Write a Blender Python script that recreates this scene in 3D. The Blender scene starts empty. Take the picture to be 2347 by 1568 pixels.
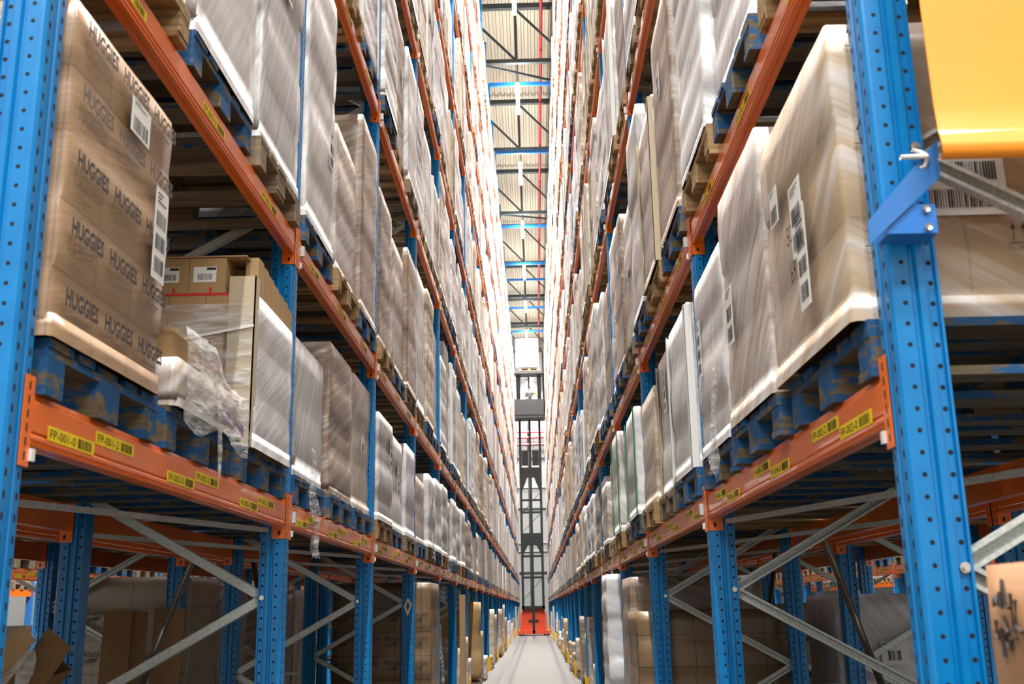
import bpy, math, random
from mathutils import Vector, Matrix, noise as mnoise

S = bpy.context.scene
COL = S.collection
random.seed(7)

# ------------------------------------------------------------------ camera
W, H = 2347, 1568
FPX, PITCH, YAW, ROLL = 2430.68, 0.2462, -0.0185, -0.0178
CAM = Vector((0, 0, 1.5))
cy_, sy_ = math.cos(YAW), math.sin(YAW)
ct_, st_ = math.cos(PITCH), math.sin(PITCH)
ex1 = Vector((cy_, -sy_, 0))
ey1 = Vector((sy_, cy_, 0))
FWD = ey1 * ct_ + Vector((0, 0, st_))
EU = -ey1 * st_ + Vector((0, 0, ct_))
cr_, sr_ = math.cos(ROLL), math.sin(ROLL)
RT = ex1 * cr_ + EU * sr_
UP = -ex1 * sr_ + EU * cr_
cd = bpy.data.cameras.new('camera')
cam = bpy.data.objects.new('camera', cd)
COL.objects.link(cam)
cam.matrix_world = Matrix(((RT.x, UP.x, -FWD.x, CAM.x), (RT.y, UP.y, -FWD.y, CAM.y), (RT.z, UP.z, -FWD.z, CAM.z), (0, 0, 0, 1)))
cd.sensor_width = 36
cd.sensor_fit = 'HORIZONTAL'
cd.lens = 36 * FPX / W
cd.clip_start, cd.clip_end = 0.05, 300
cd.dof.use_dof = True
cd.dof.focus_distance = 8.0
cd.dof.aperture_fstop = 5.0
S.camera = cam


def project(p):
    d = p - CAM
    z = d.dot(FWD)
    if z < 0.2:
        return None
    return (W / 2 + FPX * d.dot(RT) / z, H / 2 - FPX * d.dot(UP) / z, z)


# ------------------------------------------------------------------ world, lamps, exposure
wd = bpy.data.worlds.new('hall_surroundings')
S.world = wd
wd.use_nodes = True
wd.node_tree.nodes['Background'].inputs[0].default_value = (1.0, 0.985, 0.97, 1)
wd.node_tree.nodes['Background'].inputs[1].default_value = 0.75
S.view_settings.view_transform = 'Standard'
S.view_settings.look = 'None'
S.view_settings.gamma = 1
S.view_settings.use_curve_mapping = False
S.view_settings.exposure = 0.42
LAMP_W = 1700       # watts of one aisle lamp
GLOW = 60           # brightness of a lamp's diffuser
S.cycles.max_bounces = 5
S.cycles.diffuse_bounces = 3
S.cycles.glossy_bounces = 3
S.cycles.transmission_bounces = 2
S.cycles.transparent_max_bounces = 6
S.cycles.sample_clamp_indirect = 6
S.cycles.caustics_reflective = False
S.cycles.caustics_refractive = False


def area(name, loc, sx, sy, power, target=None, color=(1, .985, .965), spread=180):
    l = bpy.data.lights.new(name, 'AREA')
    l.shape = 'RECTANGLE'
    l.size, l.size_y = sx, sy
    l.energy = power
    l.color = color
    o = bpy.data.objects.new(name, l)
    COL.objects.link(o)
    o.location = loc
    if target is not None:
        o.rotation_euler = (Vector(target) - Vector(loc)).to_track_quat('-Z', 'Y').to_euler()
    l.spread = math.radians(spread)
    return o


# lamps of the cross aisle behind the camera and of the neighbouring aisles
area('cross_aisle_lamp', (-4, -5, 11), 5, .6, 600, (-2, 4, 1))
area('cross_aisle_lamp', (4, -5, 11), 5, .6, 600, (2, 4, 1))
for sx in (-4.75, 4.36):
    for yy in (4, 14, 26):
        area('next_aisle_lamp', (sx, yy, 12),   .4, 6, 2200, (sx, yy, 0))

# ------------------------------------------------------------------ nodes and materials


class NT:
    def __init__(s, name):
        s.m = bpy.data.materials.new(name)
        s.m.use_nodes = True
        s.t = s.m.node_tree
        s.b = s.t.nodes['Principled BSDF']

    def n(s, typ, ins=None, **kw):
        nd = s.t.nodes.new(typ)
        for k, v in kw.items():
            setattr(nd, k, v)
        for k, v in (ins or {}).items():
            s.put(nd.inputs[k], v)
        return nd

    def put(s, sock, v):
        if hasattr(v, 'outputs'):
            v = v.outputs[0]
        if hasattr(v, 'links'):
            s.t.links.new(v, sock)
        else:
            sock.default_value = v

    def m_(s, op, a, b=0.0, c=None):
        ins = {0: a, 1: b}
        if c is not None:
            ins[2] = c
        return s.n('ShaderNodeMath', ins, operation=op)

    def vec(s, x, y, z):
        return s.n('ShaderNodeCombineXYZ', {0: x, 1: y, 2: z})

    def noise(s, vec, scale, detail=2.0, rough=.5):
        return s.n('ShaderNodeTexNoise', {'Vector': vec, 'Scale': scale, 'Detail': detail, 'Roughness': rough})

    def ramp(s, f, a, b):
        return s.n('ShaderNodeMapRange', {0: f, 1: a, 2: b, 3: 0.0, 4: 1.0})

    def mix(s, f, a, b):
        nd = s.n('ShaderNodeMix', data_type='RGBA')
        s.put(nd.inputs[0], f)
        s.put(nd.inputs[6], a)
        s.put(nd.inputs[7], b)
        return nd.outputs[2]

    def set(s, **kw):
        for k, v in kw.items():
            s.put(s.b.inputs[k.replace('_', ' ')], v)
        return s.m

    def obj(s):
        tc = s.n('ShaderNodeTexCoord')
        sp = s.n('ShaderNodeSeparateXYZ', {0: tc.outputs['Object']})
        return tc.outputs['Object'], sp.outputs[0], sp.outputs[1], sp.outputs[2]

    def rnd(s):
        return s.n('ShaderNodeObjectInfo').outputs['Random']

    def bump(s, h, strength, dist):
        return s.n('ShaderNodeBump', {'Height': h, 'Strength': strength, 'Distance': dist})


def C3(h):
    """sRGB hex to a linear colour"""
    r = []
    for i in (0, 2, 4):
        c = int(h[i:i + 2], 16) / 255
        r.append(c / 12.92 if c <= .04045 else ((c + .055) / 1.055) ** 2.4)
    return (*r, 1)


def plain(name, hexc, rough=.5, metal=0.0, var=0.0, coat=0.0):
    t = NT(name)
    col = C3(hexc)
    if var:
        v, x, y, z = t.obj()
        nz = t.noise(v, 9, 3)
        dark = tuple(c * (1 - var) for c in col[:3]) + (1,)
        col = t.mix(nz.outputs[0], dark, col)
    return t.set(Base_Color=col, Roughness=rough, Metallic=metal, Coat_Weight=coat)


def film_material(name, brown, milk, amount, ang=.6, cw=.3, ch=.25, seam=.35):
    """cartons seen through stretch film: diagonal milky streaks, carton joints, crinkled gloss"""
    t = NT(name)
    v, x, y, z = t.obj()
    r = t.rnd()
    s = t.m_('ADD', x, y)
    ca, sa = math.cos(ang), math.sin(ang)
    zz = t.m_('MULTIPLY_ADD', r, 37.0, z)
    a = t.m_('ADD', t.m_('MULTIPLY', s, ca), t.m_('MULTIPLY', zz, sa))
    b = t.m_('ADD', t.m_('MULTIPLY', s, -sa), t.m_('MULTIPLY', zz, ca))
    streak = t.noise(t.vec(t.m_('MULTIPLY', a, 1.6), t.m_('MULTIPLY', b, 22.0), r), 1.0, 3, .6)
    cloud = t.noise(t.vec(t.m_('MULTIPLY', s, 2.2), t.m_('MULTIPLY', zz, 1.8), r), 1.0, 2, .55)
    mixf = t.m_('ADD', t.m_('MULTIPLY', streak.outputs[0], 1.15), t.m_('MULTIPLY', cloud.outputs[0], .65))
    f = t.ramp(mixf, 1.16 - amount, 1.62 - amount)
    # carton joints
    gy = t.m_('PINGPONG', t.m_('ADD', s, 7.03), cw / 2)
    gz = t.m_('PINGPONG', t.m_('ADD', z, .004), ch / 2)
    ln = t.m_('LESS_THAN', t.m_('MINIMUM', gy, gz), .004)
    card = t.mix(t.m_('MULTIPLY', r, .55), C3(brown), tuple(c * .62 for c in C3(brown)[:3]) + (1,))
    card = t.mix(t.m_('MULTIPLY', ln, seam), card, (.02, .015, .01, 1))
    col = t.mix(f, card, C3(milk))
    hgt = t.m_('ADD', t.m_('MULTIPLY', streak.outputs[0], .55), t.m_('MULTIPLY', cloud.outputs[0], .35))
    rg = t.n('ShaderNodeMapRange', {0: cloud.outputs[0], 1: .3, 2: .7, 3: .24, 4: .5})
    return t.set(Base_Color=col, Roughness=rg, Normal=t.bump(hgt, .42, .009), Specular_IOR_Level=.5, Coat_Weight=.18, Coat_Roughness=.25)


FILM = [film_material('wrapped_kraft', 'af9a82', 'd2cdca', .44),
        film_material('wrapped_pale', 'b5ada5', 'd8d5d3', .56, .9, .4, .3),
        film_material('wrapped_brown', '96806a', 'c4bdb9', .28, .35, .39, .2),
        film_material('wrapped_white', 'c4c0bd', 'dedcdb', .58, .5, .25, .35),
        film_material('wrapped_grey', '9f9b98', 'cbc9c8', .48, 1.1, .6, .42),
        film_material('wrapped_straw', 'b8a487', 'd4ccc3', .36, .25, .3, .28)]
FILMWORDS = ['kraft brown', 'pale grey', 'dark brown', 'milky white', 'dull grey', 'straw coloured']


def clear_film():
    t = NT('clear_stretch_film')
    v, x, y, z = t.obj()
    nz = t.noise(t.vec(t.m_('MULTIPLY', t.m_('ADD', x, y), 6.0), t.m_('MULTIPLY', z, 24.0), x), 1.0, 3)
    tr = t.n('ShaderNodeBsdfTransparent')
    mx = t.n('ShaderNodeMixShader', {0: t.n('ShaderNodeMapRange', {0: nz.outputs[0], 1: .4, 2: .7, 3: .18, 4: .75}), 1: tr.outputs[0], 2: t.b.outputs[0]})
    t.t.links.new(mx.outputs[0], t.t.nodes['Material Output'].inputs[0])
    return t.set(Base_Color=C3('d8d6d2'), Roughness=.18, Normal=t.bump(nz.outputs[0], .8, .02))


def paint_blue():
    """blue upright paint; dark where the punched holes and slots are"""
    t = NT('blue_rack_paint')
    v, x, y, z = t.obj()
    d = t.m_('MULTIPLY', x, -1.0)
    w = t.m_('ABSOLUTE', y)
    z5 = t.m_('SUBTRACT', t.m_('MODULO', t.m_('ADD', z, 10.0), .05), .025)
    z2 = t.m_('MULTIPLY', z5, z5)
    side = t.m_('GREATER_THAN', w, .0525)

    def hole(dd, r):
        q = t.m_('SUBTRACT', d, dd)
        return t.m_('LESS_THAN', t.m_('ADD', t.m_('MULTIPLY', q, q), z2), r * r)
    h1 = t.m_('MULTIPLY', hole(.033, .0058), side)
    lip = t.m_('MULTIPLY', t.m_('GREATER_THAN', w, .040), t.m_('LESS_THAN', w, .0435))
    h2 = t.m_('MULTIPLY', hole(.101, .0062), lip)
    front = t.m_('LESS_THAN', d, .003)
    qs = t.m_('SUBTRACT', w, .031)
    sl = t.m_('MULTIPLY', t.m_('LESS_THAN', t.m_('ABSOLUTE', qs), .0055), t.m_('LESS_THAN', t.m_('ABSOLUTE', z5), .009))
    h3 = t.m_('MULTIPLY', sl, front)
    hs = t.m_('MAXIMUM', h1, t.m_('MAXIMUM', h2, h3))
    nz = t.noise(v, 14, 3)
    col = t.mix(nz.outputs[0], C3('0068a6'), C3('007fbf'))
    col = t.mix(hs, col, (.004, .006, .012, 1))
    rg = t.n('ShaderNodeMapRange', {0: hs, 1: 0.0, 2: 1.0, 3: .3, 4: .9})
    return t.set(Base_Color=col, Roughness=rg, Specular_IOR_Level=.5)


def wood(name, hexc, paint=None, keep=.5):
    t = NT(name)
    v, x, y, z = t.obj()
    r = t.rnd()
    g = t.noise(t.vec(t.m_('MULTIPLY', x, 3.0), t.m_('MULTIPLY_ADD', r, 50.0, t.m_('MULTIPLY', y, 26.0)), t.m_('MULTIPLY', z, 40.0)), 1.0, 3)
    c = C3(hexc)
    col = t.mix(t.ramp(g.outputs[0], .3, .7), tuple(k * .42 for k in c[:3]) + (1,), c)
    if paint:
        wv = t.noise(t.vec(t.m_('MULTIPLY', x, 7.0), t.m_('MULTIPLY_ADD', r, 30.0, t.m_('MULTIPLY', y, 9.0)), t.m_('MULTIPLY', z, 16.0)), 1.0, 4, .65)
        pv = t.mix(wv.outputs[0], tuple(k * .25 for k in C3(paint)[:3]) + (1,), C3(paint))
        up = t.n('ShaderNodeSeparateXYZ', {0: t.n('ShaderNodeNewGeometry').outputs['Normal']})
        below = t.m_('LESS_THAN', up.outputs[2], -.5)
        bare = t.mix(.55, col, (.03, .027, .022, 1))  # unpainted underside wood, darkened further to put shade into its colour
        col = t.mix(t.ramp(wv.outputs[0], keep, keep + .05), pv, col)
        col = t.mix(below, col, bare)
    return t.set(Base_Color=col, Roughness=.72, Normal=t.bump(g.outputs[0], .4, .004))


def galvanised():
    t = NT('galvanised_steel')
    v, x, y, z = t.obj()
    vo = t.n('ShaderNodeTexVoronoi', {'Vector': v, 'Scale': 90.0})
    col = t.mix(vo.outputs[0], C3('a9aea8'), C3('d2d6cf'))
    return t.set(Base_Color=col, Roughness=.42, Metallic=.25)


def concrete():
    t = NT('concrete_floor')
    v, x, y, z = t.obj()
    n1 = t.noise(v, .6, 5, .6)
    n2 = t.noise(t.vec(t.m_('MULTIPLY', x, 22.0), t.m_('MULTIPLY', y, .06), 0.0), 1.0, 3)
    xs = t.m_('ABSOLUTE', t.m_('ADD', x, .02))

    def band(c, w):
        return t.m_('SUBTRACT', 1.0, t.m_('MINIMUM', t.m_('DIVIDE', t.m_('ABSOLUTE', t.m_('SUBTRACT', xs, c)), w), 1.0))
    tr = t.m_('MAXIMUM', t.m_('MULTIPLY', band(.58, .1), .9), t.m_('MULTIPLY', band(.8, .2), t.ramp(n2.outputs[0], .42, .62)))
    base = t.mix(n1.outputs[0], C3('464440'), C3('524f49'))
    col = t.mix(t.m_('MULTIPLY', tr, .95), base, C3('25231f'))
    return t.set(Base_Color=col, Roughness=.45)


M = dict(
    blue=paint_blue(), orange=plain('orange_beam_paint', 'ee6f1a', .28, 0, .10, .4), galv=galvanised(),
    blue_flat=plain('blue_bracket_paint', '2f6fb4', .35, 0, .1), tie_blue=plain('blue_tie_paint', '1f6fc0', .4),
    yellow=plain('yellow_sticker', 'f2cf0c', .45), black=plain('black_print', '15120c', .7), white=plain('white_label', 'dedbd4', .5),
    ink=plain('dark_ink', '39332f', .6), ink2=plain('faded_ink', '5d5148', .6), steel=plain('bright_bolt', 'd2d0c8', .25, .8),
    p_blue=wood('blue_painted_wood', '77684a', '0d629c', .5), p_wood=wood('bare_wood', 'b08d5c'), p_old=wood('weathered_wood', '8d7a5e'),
    kraft=plain('kraft_card', 'a8875a', .75, 0, .12), kraft_dark=plain('brown_card', '7d5c38', .8, 0, .15), board=plain('pale_corner_board', 'c3b193', .45, 0, .1),
    green=plain('green_strap', '2c7d55', .4), red=plain('red_tape', 'c02a26', .5), film=clear_film(),
    guard=plain('yellow_guard_paint', 'e6b008', .45, 0, .1), truss=plain('dark_grey_steel', '3a4244', .5, .2), pipe=plain('red_pipe_paint', 'b53038', .45),
    truck_red=plain('truck_red_paint', 'c94a2c', .4, 0, .1), truck_black=plain('black_mast_steel', '131415', .55, 0), rubber=plain('black_rubber', '111111', .7),
    sign=plain('orange_yellow_plastic', 'ee9210', .45, 0, 0, .2), floor=concrete(), wall=plain('pale_wall_panel', '9fa09d', .55, 0, .06),
    ceil=plain('corrugated_sheet', 'c9c0aa', .5, 0, .08), skin=plain('skin', 'b98468', .6), vest=plain('lime_vest', 'd8f03c', .6), cloth=plain('dark_cloth', '20242c', .8),
    orange_cloth=plain('orange_cloth', 'e0482c', .7), tube=plain('dull_grey_tube', '6d675c', .4, .6), purple=plain('purple_print', '6d3f78', .5), paper_dark=plain('dark_blue_tape', '1d2238', .5))
gl = NT('lamp_diffuser')
gl.set(Base_Color=(1, 1, 1, 1), Emission_Color=(1, .98, .93, 1), Emission_Strength=GLOW)
M['glow'] = gl.m

# ------------------------------------------------------------------ mesh helpers


class MB:
    def __init__(s):
        s.v, s.f, s.fm, s.ms, s.sm = [], [], [], [], []
        s.cur, s.smooth = 0, False

    def mat(s, m):
        m = M[m] if isinstance(m, str) else m
        if m not in s.ms:
            s.ms.append(m)
        s.cur = s.ms.index(m)
        return s

    def add(s, vs, fs):
        o = len(s.v)
        s.v += [tuple(v) for v in vs]
        for f in fs:
            s.f.append(tuple(i + o for i in f))
            s.fm.append(s.cur)
            s.sm.append(s.smooth)
        return s

    def box(s, x0, x1, y0, y1, z0, z1, mtx=None):
        vs = [Vector((x, y, z)) for z in (z0, z1) for y in (y0, y1) for x in (x0, x1)]
        if mtx:
            vs = [mtx @ v for v in vs]
        return s.add(vs, [(0, 2, 3, 1), (4, 5, 7, 6), (0, 1, 5, 4), (2, 6, 7, 3), (0, 4, 6, 2), (1, 3, 7, 5)])

    def prism(s, pts, axis, a, b):
        """closed polygon swept along an axis; axis 'y': pts are (x,z); 'z': (x,y); 'x': (y,z)"""
        n = len(pts)
        f = {'y': lambda p, t: (p[0], t, p[1]), 'z': lambda p, t: (p[0], p[1], t), 'x': lambda p, t: (t, p[0], p[1])}[axis]
        vs = [f(p, a) for p in pts] + [f(p, b) for p in pts]
        return s.add(vs, [(i, (i + 1) % n, (i + 1) % n + n, i + n) for i in range(n)] + [tuple(range(n))[::-1], tuple(range(n, 2 * n))])

    def bar(s, p, q, w, h, up=(0, 0, 1)):
        p, q = Vector(p), Vector(q)
        d = q - p
        L = d.length
        d.normalize()
        up = Vector(up)
        sd = d.cross(up)
        if sd.length < 1e-4:
            sd = d.cross(Vector((1, 0, 0)))
        sd.normalize()
        u = sd.cross(d)
        m = Matrix((sd, d, u)).transposed().to_4x4()
        m.translation = p
        return s.box(-w / 2, w / 2, 0, L, -h / 2, h / 2, m)

    def tube(s, pts, r, n=8, closed=False):
        pts = [Vector(p) for p in pts]
        rings = []
        for i, p in enumerate(pts):
            d = (pts[min(i + 1, len(pts) - 1)] - pts[max(i - 1, 0)]).normalized()
            a = d.cross(Vector((0, 0, 1)))
            if a.length < 1e-3:
                a = d.cross(Vector((1, 0, 0)))
            a.normalize()
            b = d.cross(a)
            rr = r[i] if isinstance(r, (list, tuple)) else r
            rings.append([p + (a * math.cos(k * math.tau / n) + b * math.sin(k * math.tau / n)) * rr for k in range(n)])
        vs = [v for rg in rings for v in rg]
        fs = []
        for i in range(len(pts) - 1):
            for k in range(n):
                fs.append((i * n + k, i * n + (k + 1) % n, (i + 1) * n + (k + 1) % n, (i + 1) * n + k))
        fs += [tuple(range(n)), tuple(range(len(vs) - n, len(vs)))[::-1]]
        return s.add(vs, fs)

    def mesh(s, name):
        me = bpy.data.meshes.new(name)
        me.from_pydata(s.v, [], s.f)
        for m in s.ms:
            me.materials.append(m)
        me.polygons.foreach_set('material_index', s.fm)
        me.polygons.foreach_set('use_smooth', s.sm)
        me.update()
        return me

    def build(s, name, parent=None, loc=(0, 0, 0)):
        return put(name, s.mesh(name), parent, loc)


def put(name, me, parent=None, loc=(0, 0, 0), rz=0.0):
    o = bpy.data.objects.new(name, me)
    COL.objects.link(o)
    o.location = loc
    if rz:
        o.rotation_euler = (0, 0, rz)
    if parent:
        o.parent = parent
    return o


LABELS = {}


def tag(o, label, cat, group=None):
    n = len(label.split())
    if label in LABELS or not 4 <= n <= 16:
        print('LABEL?', n, label)
    LABELS[label] = 1
    o['label'], o['category'] = label, cat
    if not o.get('kind'):
        o['kind'] = 'thing'
    if group:
        o['group'] = group
    return o


def thing(name, label, cat, loc=(0, 0, 0), rz=0.0, group=None):
    o = bpy.data.objects.new(name, None)
    COL.objects.link(o)
    o.empty_display_size = .1
    o.location = loc
    o.rotation_euler = (0, 0, rz)
    return tag(o, label, cat, group)


def struct(o):
    o['kind'] = 'structure'
    return o


ORD = ['zeroth', 'first', 'second', 'third', 'fourth', 'fifth', 'sixth', 'seventh', 'eighth', 'ninth', 'tenth', 'eleventh', 'twelfth', 'thirteenth',
       'fourteenth', 'fifteenth', 'sixteenth', 'seventeenth', 'eighteenth', 'nineteenth', 'twentieth', 'twenty-first', 'twenty-second', 'twenty-third',
       'twenty-fourth', 'twenty-fifth', 'twenty-sixth', 'twenty-seventh', 'twenty-eighth', 'twenty-ninth']
SLOT = ['near', 'middle', 'far']

_glyph = {}


def text_faces(body, bold=False):
    """flat letter shapes (u right, v up), one unit tall, from the built-in font"""
    if (body, bold) in _glyph:
        return _glyph[(body, bold)]
    cu = bpy.data.curves.new('lettering', 'FONT')
    cu.body = body
    cu.offset = .04 if bold else 0
    cu.resolution_u = 2
    cu.size = 1
    ob = bpy.data.objects.new('lettering', cu)
    me = ob.to_mesh()
    vs = [(v.co.x, v.co.y) for v in me.vertices]
    fs = [tuple(p.vertices) for p in me.polygons]
    ob.to_mesh_clear()
    bpy.data.objects.remove(ob)
    bpy.data.curves.remove(cu)
    x0, x1 = min(v[0] for v in vs), max(v[0] for v in vs)
    y0, y1 = min(v[1] for v in vs), max(v[1] for v in vs)
    _glyph[(body, bold)] = ([((a - x0) / (x1 - x0), (b - y0) / (y1 - y0)) for a, b in vs], fs)
    return _glyph[(body, bold)]


def lettering(mb, body, o, u, v, w, h, bold=False):
    """write body on the plane through o with unit right u and up v, w wide, h tall"""
    vs, fs = text_faces(body, bold)
    o, u, v = Vector(o), Vector(u), Vector(v)
    mb.add([o + u * (a * w) + v * (b * h) for a, b in vs], fs)


def plate(mb, o, u, v, w, h, lift=0.0):
    o, u, v = Vector(o), Vector(u), Vector(v)
    n = u.cross(v) * lift
    mb.add([o + n, o + u * w + n, o + u * w + v * h + n, o + v * h + n], [(0, 1, 2, 3)])


def barcode(mb, o, u, v, w, h, seed, bars=14):
    rg = random.Random(str(seed))
    o, u, v = Vector(o), Vector(u), Vector(v)
    for i in range(bars):
        bw = w / bars * rg.choice((.35, .5, .75))
        plate(mb, o + u * (w * i / bars), u, v, bw, h)


# ------------------------------------------------------------------ rack dimensions
Y0, BAY, NB = 2.45, 2.8, 27
XL, XR = -1.218, 0.8415
CT = [0, 2.068, 3.466, 5.619, 7.757, 9.90, 12.04, 14.18, 16.32]      # connector tops, one per tier
BEAM_TOP = [0] + [c - .035 for c in CT[1:]]
RACK_TOP = 19.0
DEPTH = 1.1


def yk(k):
    return Y0 + BAY * k


# ---- upright section (d inwards from the front, w sideways)
half = [(.004, 0), (.004, .010), (0, .012), (0, .043), (.006, .052), (.012, .055), (.049, .055), (.055, .045), (.062, .045), (.068, .055), (.084, .055), (.089, .042), (.110, .042), (.112, .052), (.118, .052)]
sect = [(-d, w) for d, w in half] + [(-d, -w) for d, w in half[:0:-1]]


def upright_mesh(h):
    mb = MB().mat('blue')
    mb.prism(sect[::-1], 'z', 0, h)
    mb.mat('galv').box(-.14, .02, -.075, .075, 0, .008)
    return mb.mesh('upright')


def brace_section(mb, p, q):
    """lipped channel from p to q in the frame's plane"""
    p, q = Vector(p), Vector(q)
    d = (q - p).normalized()
    sd = Vector((0, 1, 0))
    u = sd.cross(d).normalized()
    m = Matrix((sd, d, u)).transposed().to_4x4()
    m.translation = p
    L = (q - p).length
    for a in ((-.014, .014, -.0225, -.0195), (-.014, .014, .0195, .0225), (-.014, -.011, -.0225, .0225), (.011, .014, -.0225, -.012), (.011, .014, .012, .0225)):
        mb.box(a[0], a[1], 0, L, a[2], a[3], m)


UPR = upright_mesh(RACK_TOP)
UPR_LOW = upright_mesh(4.4)
NODES = [(-.10, .57 + i) if j == 0 else (-1.0, 1.07 + i) for i in range(18) for j in (0, 1)]


def one_brace(i):
    mb = MB().mat('galv')
    (xa, za), (xb, zb) = NODES[i], NODES[i + 1]
    brace_section(mb, (xa, 0, za), (xb, 0, zb))
    return mb.mesh('brace')


BR = [one_brace(i) for i in range(8)]
mbx = MB().mat('galv')
for i in range(8, len(NODES) - 1):
    brace_section(mbx, (NODES[i][0], 0, NODES[i][1]), (NODES[i + 1][0], 0, NODES[i + 1][1]))
BR_UP = mbx.mesh('upper_bracing')
mbx = MB().mat('galv')
for i in range(8):
    brace_section(mbx, (NODES[i][0], 0, NODES[i][1]), (NODES[i + 1][0], 0, NODES[i + 1][1]))
BR_LOW = mbx.mesh('bracing')
BOLT = MB().mat('steel')
BOLT.tube([(0, 0, 0), (0, -.006, 0)], .012, 12).tube([(0, -.006, 0), (0, -.014, 0)], .0075, 6)
BOLT = BOLT.mesh('bolt')


def frame(k, x, rz, label, near, low=False):
    t = thing('rack_upright', label, 'rack upright', (x, yk(k), 0), rz, 'blue rack frames')
    put('post', UPR_LOW if low else UPR, t)
    o = put('post', UPR_LOW if low else UPR, t, (-DEPTH, 0, 0), math.pi)
    sg = 1 if rz == 0 else -1
    if near:
        for i in range(8):
            put('brace', BR[i], t)
        for z in (1.57, 2.57) if near > 1 else ():
            b = put('bolt', BOLT, t, (-.101, -.044 * sg, z))
            if rz:
                b.rotation_euler = (0, 0, math.pi)
    else:
        put('bracing', BR_LOW, t)
    if not low:
        put('upper_bracing', BR_UP, t)
    return t


TAGM = MB().mat('white').add([(-.06, -.0565, 1.62), (-.02, -.0565, 1.56), (-.06, -.0565, 1.44), (-.10, -.0565, 1.54)], [(0, 1, 2, 3)]).mat('ink2').add([(-.06, -.057, 1.585), (-.04, -.057, 1.555), (-.06, -.057, 1.49), (-.08, -.057, 1.54)], [(0, 1, 2, 3)]).mesh('paper_tag')
for k in range(NB + 1):
    for side, x, rz in (('left', XL, 0), ('right', XR, math.pi)):
        frame(k, x, rz, 'blue rack frame with galvanised bracing, %s frame of the %s rack' % (ORD[k + 1], side), 2 if k < 3 else 1 if k < 5 else 0)
        if side == 'left' and k == 3:
            put('paper_tag', TAGM, S.objects['rack_upright.006'])

# ---- beams
prof = [(-.05, 0), (-.012, 0), (-.010, -.016), (-.001, -.020), (0, -.024), (0, -.094), (-.005, -.098), (-.001, -.103), (.001, -.107), (.001, -.114), (-.004, -.118), (0, -.122), (-.002, -.13),
        (-.018, -.13), (-.020, -.125), (-.026, -.125), (-.028, -.13), (-.05, -.13)]
BL = BAY - .118
mbx = MB().mat('orange')
mbx.prism(prof[::-1], 'y', -BL / 2, BL / 2)
BEAM = mbx.mesh('rack_beam')


def connector_mesh(sg):
    """angle plate hooked on the upright; sg = end of the beam it sits at (-1 near, +1 far)"""
    mb = MB().mat('orange')
    e = sg * (BL / 2)
    a, b = sorted((e, e + sg * .004))
    mb.box(-.066, .003, a, b, -.185, .035)
    a, b = sorted((e, e + sg * .048))
    mb.box(0.0005, .004, a, b, -.185, .035)
    mb.mat('black')
    for i in range(6):
        z = .012 - i * .034
        y = e + sg * .026
        plate(mb, (.0046, y - .004, z - .012), (0, 1, 0), (0, 0, 1), .008, .02)
    n = 10
    yy = e + sg * .0046 if sg > 0 else e - .0046
    for yq in (e + sg * .0046, e - sg * .0008):
        mb.add([(-.028 + .007 * math.cos(i * math.tau / n), yq, -.158 + .012 * math.sin(i * math.tau / n)) for i in range(n)], [tuple(range(n))])
    return mb.mesh('connector')


CON = {s: connector_mesh(s) for s in (-1, 1)}
mbx = MB().mat('galv')
mbx.box(.004, .022, -BL / 2 + .004, -BL / 2 + .034, -.10, -.045)
CLIP = mbx.mesh('locking_clip')
PIN = MB().mat('white').box(.004, .012, -BL / 2 - .004, -BL / 2 + .014, -.17, -.14).mesh('safety_pin')


def sticker_mesh(code, w=.285, h=.037):
    mb = MB().mat('yellow')
    mb.box(0, .0012, -w / 2, w / 2, 0, h)
    mb.mat('black')
    lettering(mb, code, (.0018, -w / 2 + .012, h * .17), (0, 1, 0), (0, 0, 1), w * .53, h * .62)
    barcode(mb, (.0018, w * .13, h * .14), (0, 1, 0), (0, 0, 1), w * .31, h * .7, code)
    return mb.mesh('sticker')


mbx = MB().mat('yellow')
mbx.box(0, .0012, -.1425, .1425, 0, .037)
mbx.mat('black')
plate(mbx, (.0018, -.13, .008), (0, 1, 0), (0, 0, 1), .14, .02)
plate(mbx, (.0018, .04, .006), (0, 1, 0), (0, 0, 1), .08, .024)
STK_FAR = mbx.mesh('sticker')


def beam(side, k, lv, parts, front=True, label=None):
    sg = 1 if side == 'left' else -1
    x0 = XL + .003 if side == 'left' else XR - .003
    if not front:
        x0 -= sg * (DEPTH + .006)
    rz = 0 if (sg == 1) == front else math.pi
    lab = label or 'orange %s beam of the %s rack, %s tier, %s bay from the camera' % ('front' if front else 'rear', side, ORD[lv], ORD[k + 1])
    t = thing('rack_beam', lab, 'rack beam', (x0, yk(k) + BAY / 2, BEAM_TOP[lv]), rz, 'orange rack beams')
    put('beam_rail', BEAM, t)
    put('connector', CON[-1], t)
    put('connector', CON[1], t)
    if parts and front:
        dy = 0 if rz == 0 else BL - .038
        if k:
            put('locking_clip', CLIP, t, (0, dy, 0))
        put('safety_pin', PIN, t, (0, 0 if rz == 0 else BL - .01, 0))
        for s in range(3):
            yy = 2.6 - Y0 + s * .885 + .145 - BAY / 2
            num = 1 + 6 * k + 2 * s + (0 if side == 'left' else 1)
            codes = ((0, -.1045, 0), (2, -.0695, .292)) if lv == 1 else ((lv + 1, -.088, .14),)
            for suf, z, dy in codes:
                me = sticker_mesh('FP-%03d-%d' % (num, suf)) if parts > 1 else STK_FAR
                put('sticker', me, t, (.0006, (yy + dy) * (1 if rz == 0 else -1), z))
    return t


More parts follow.
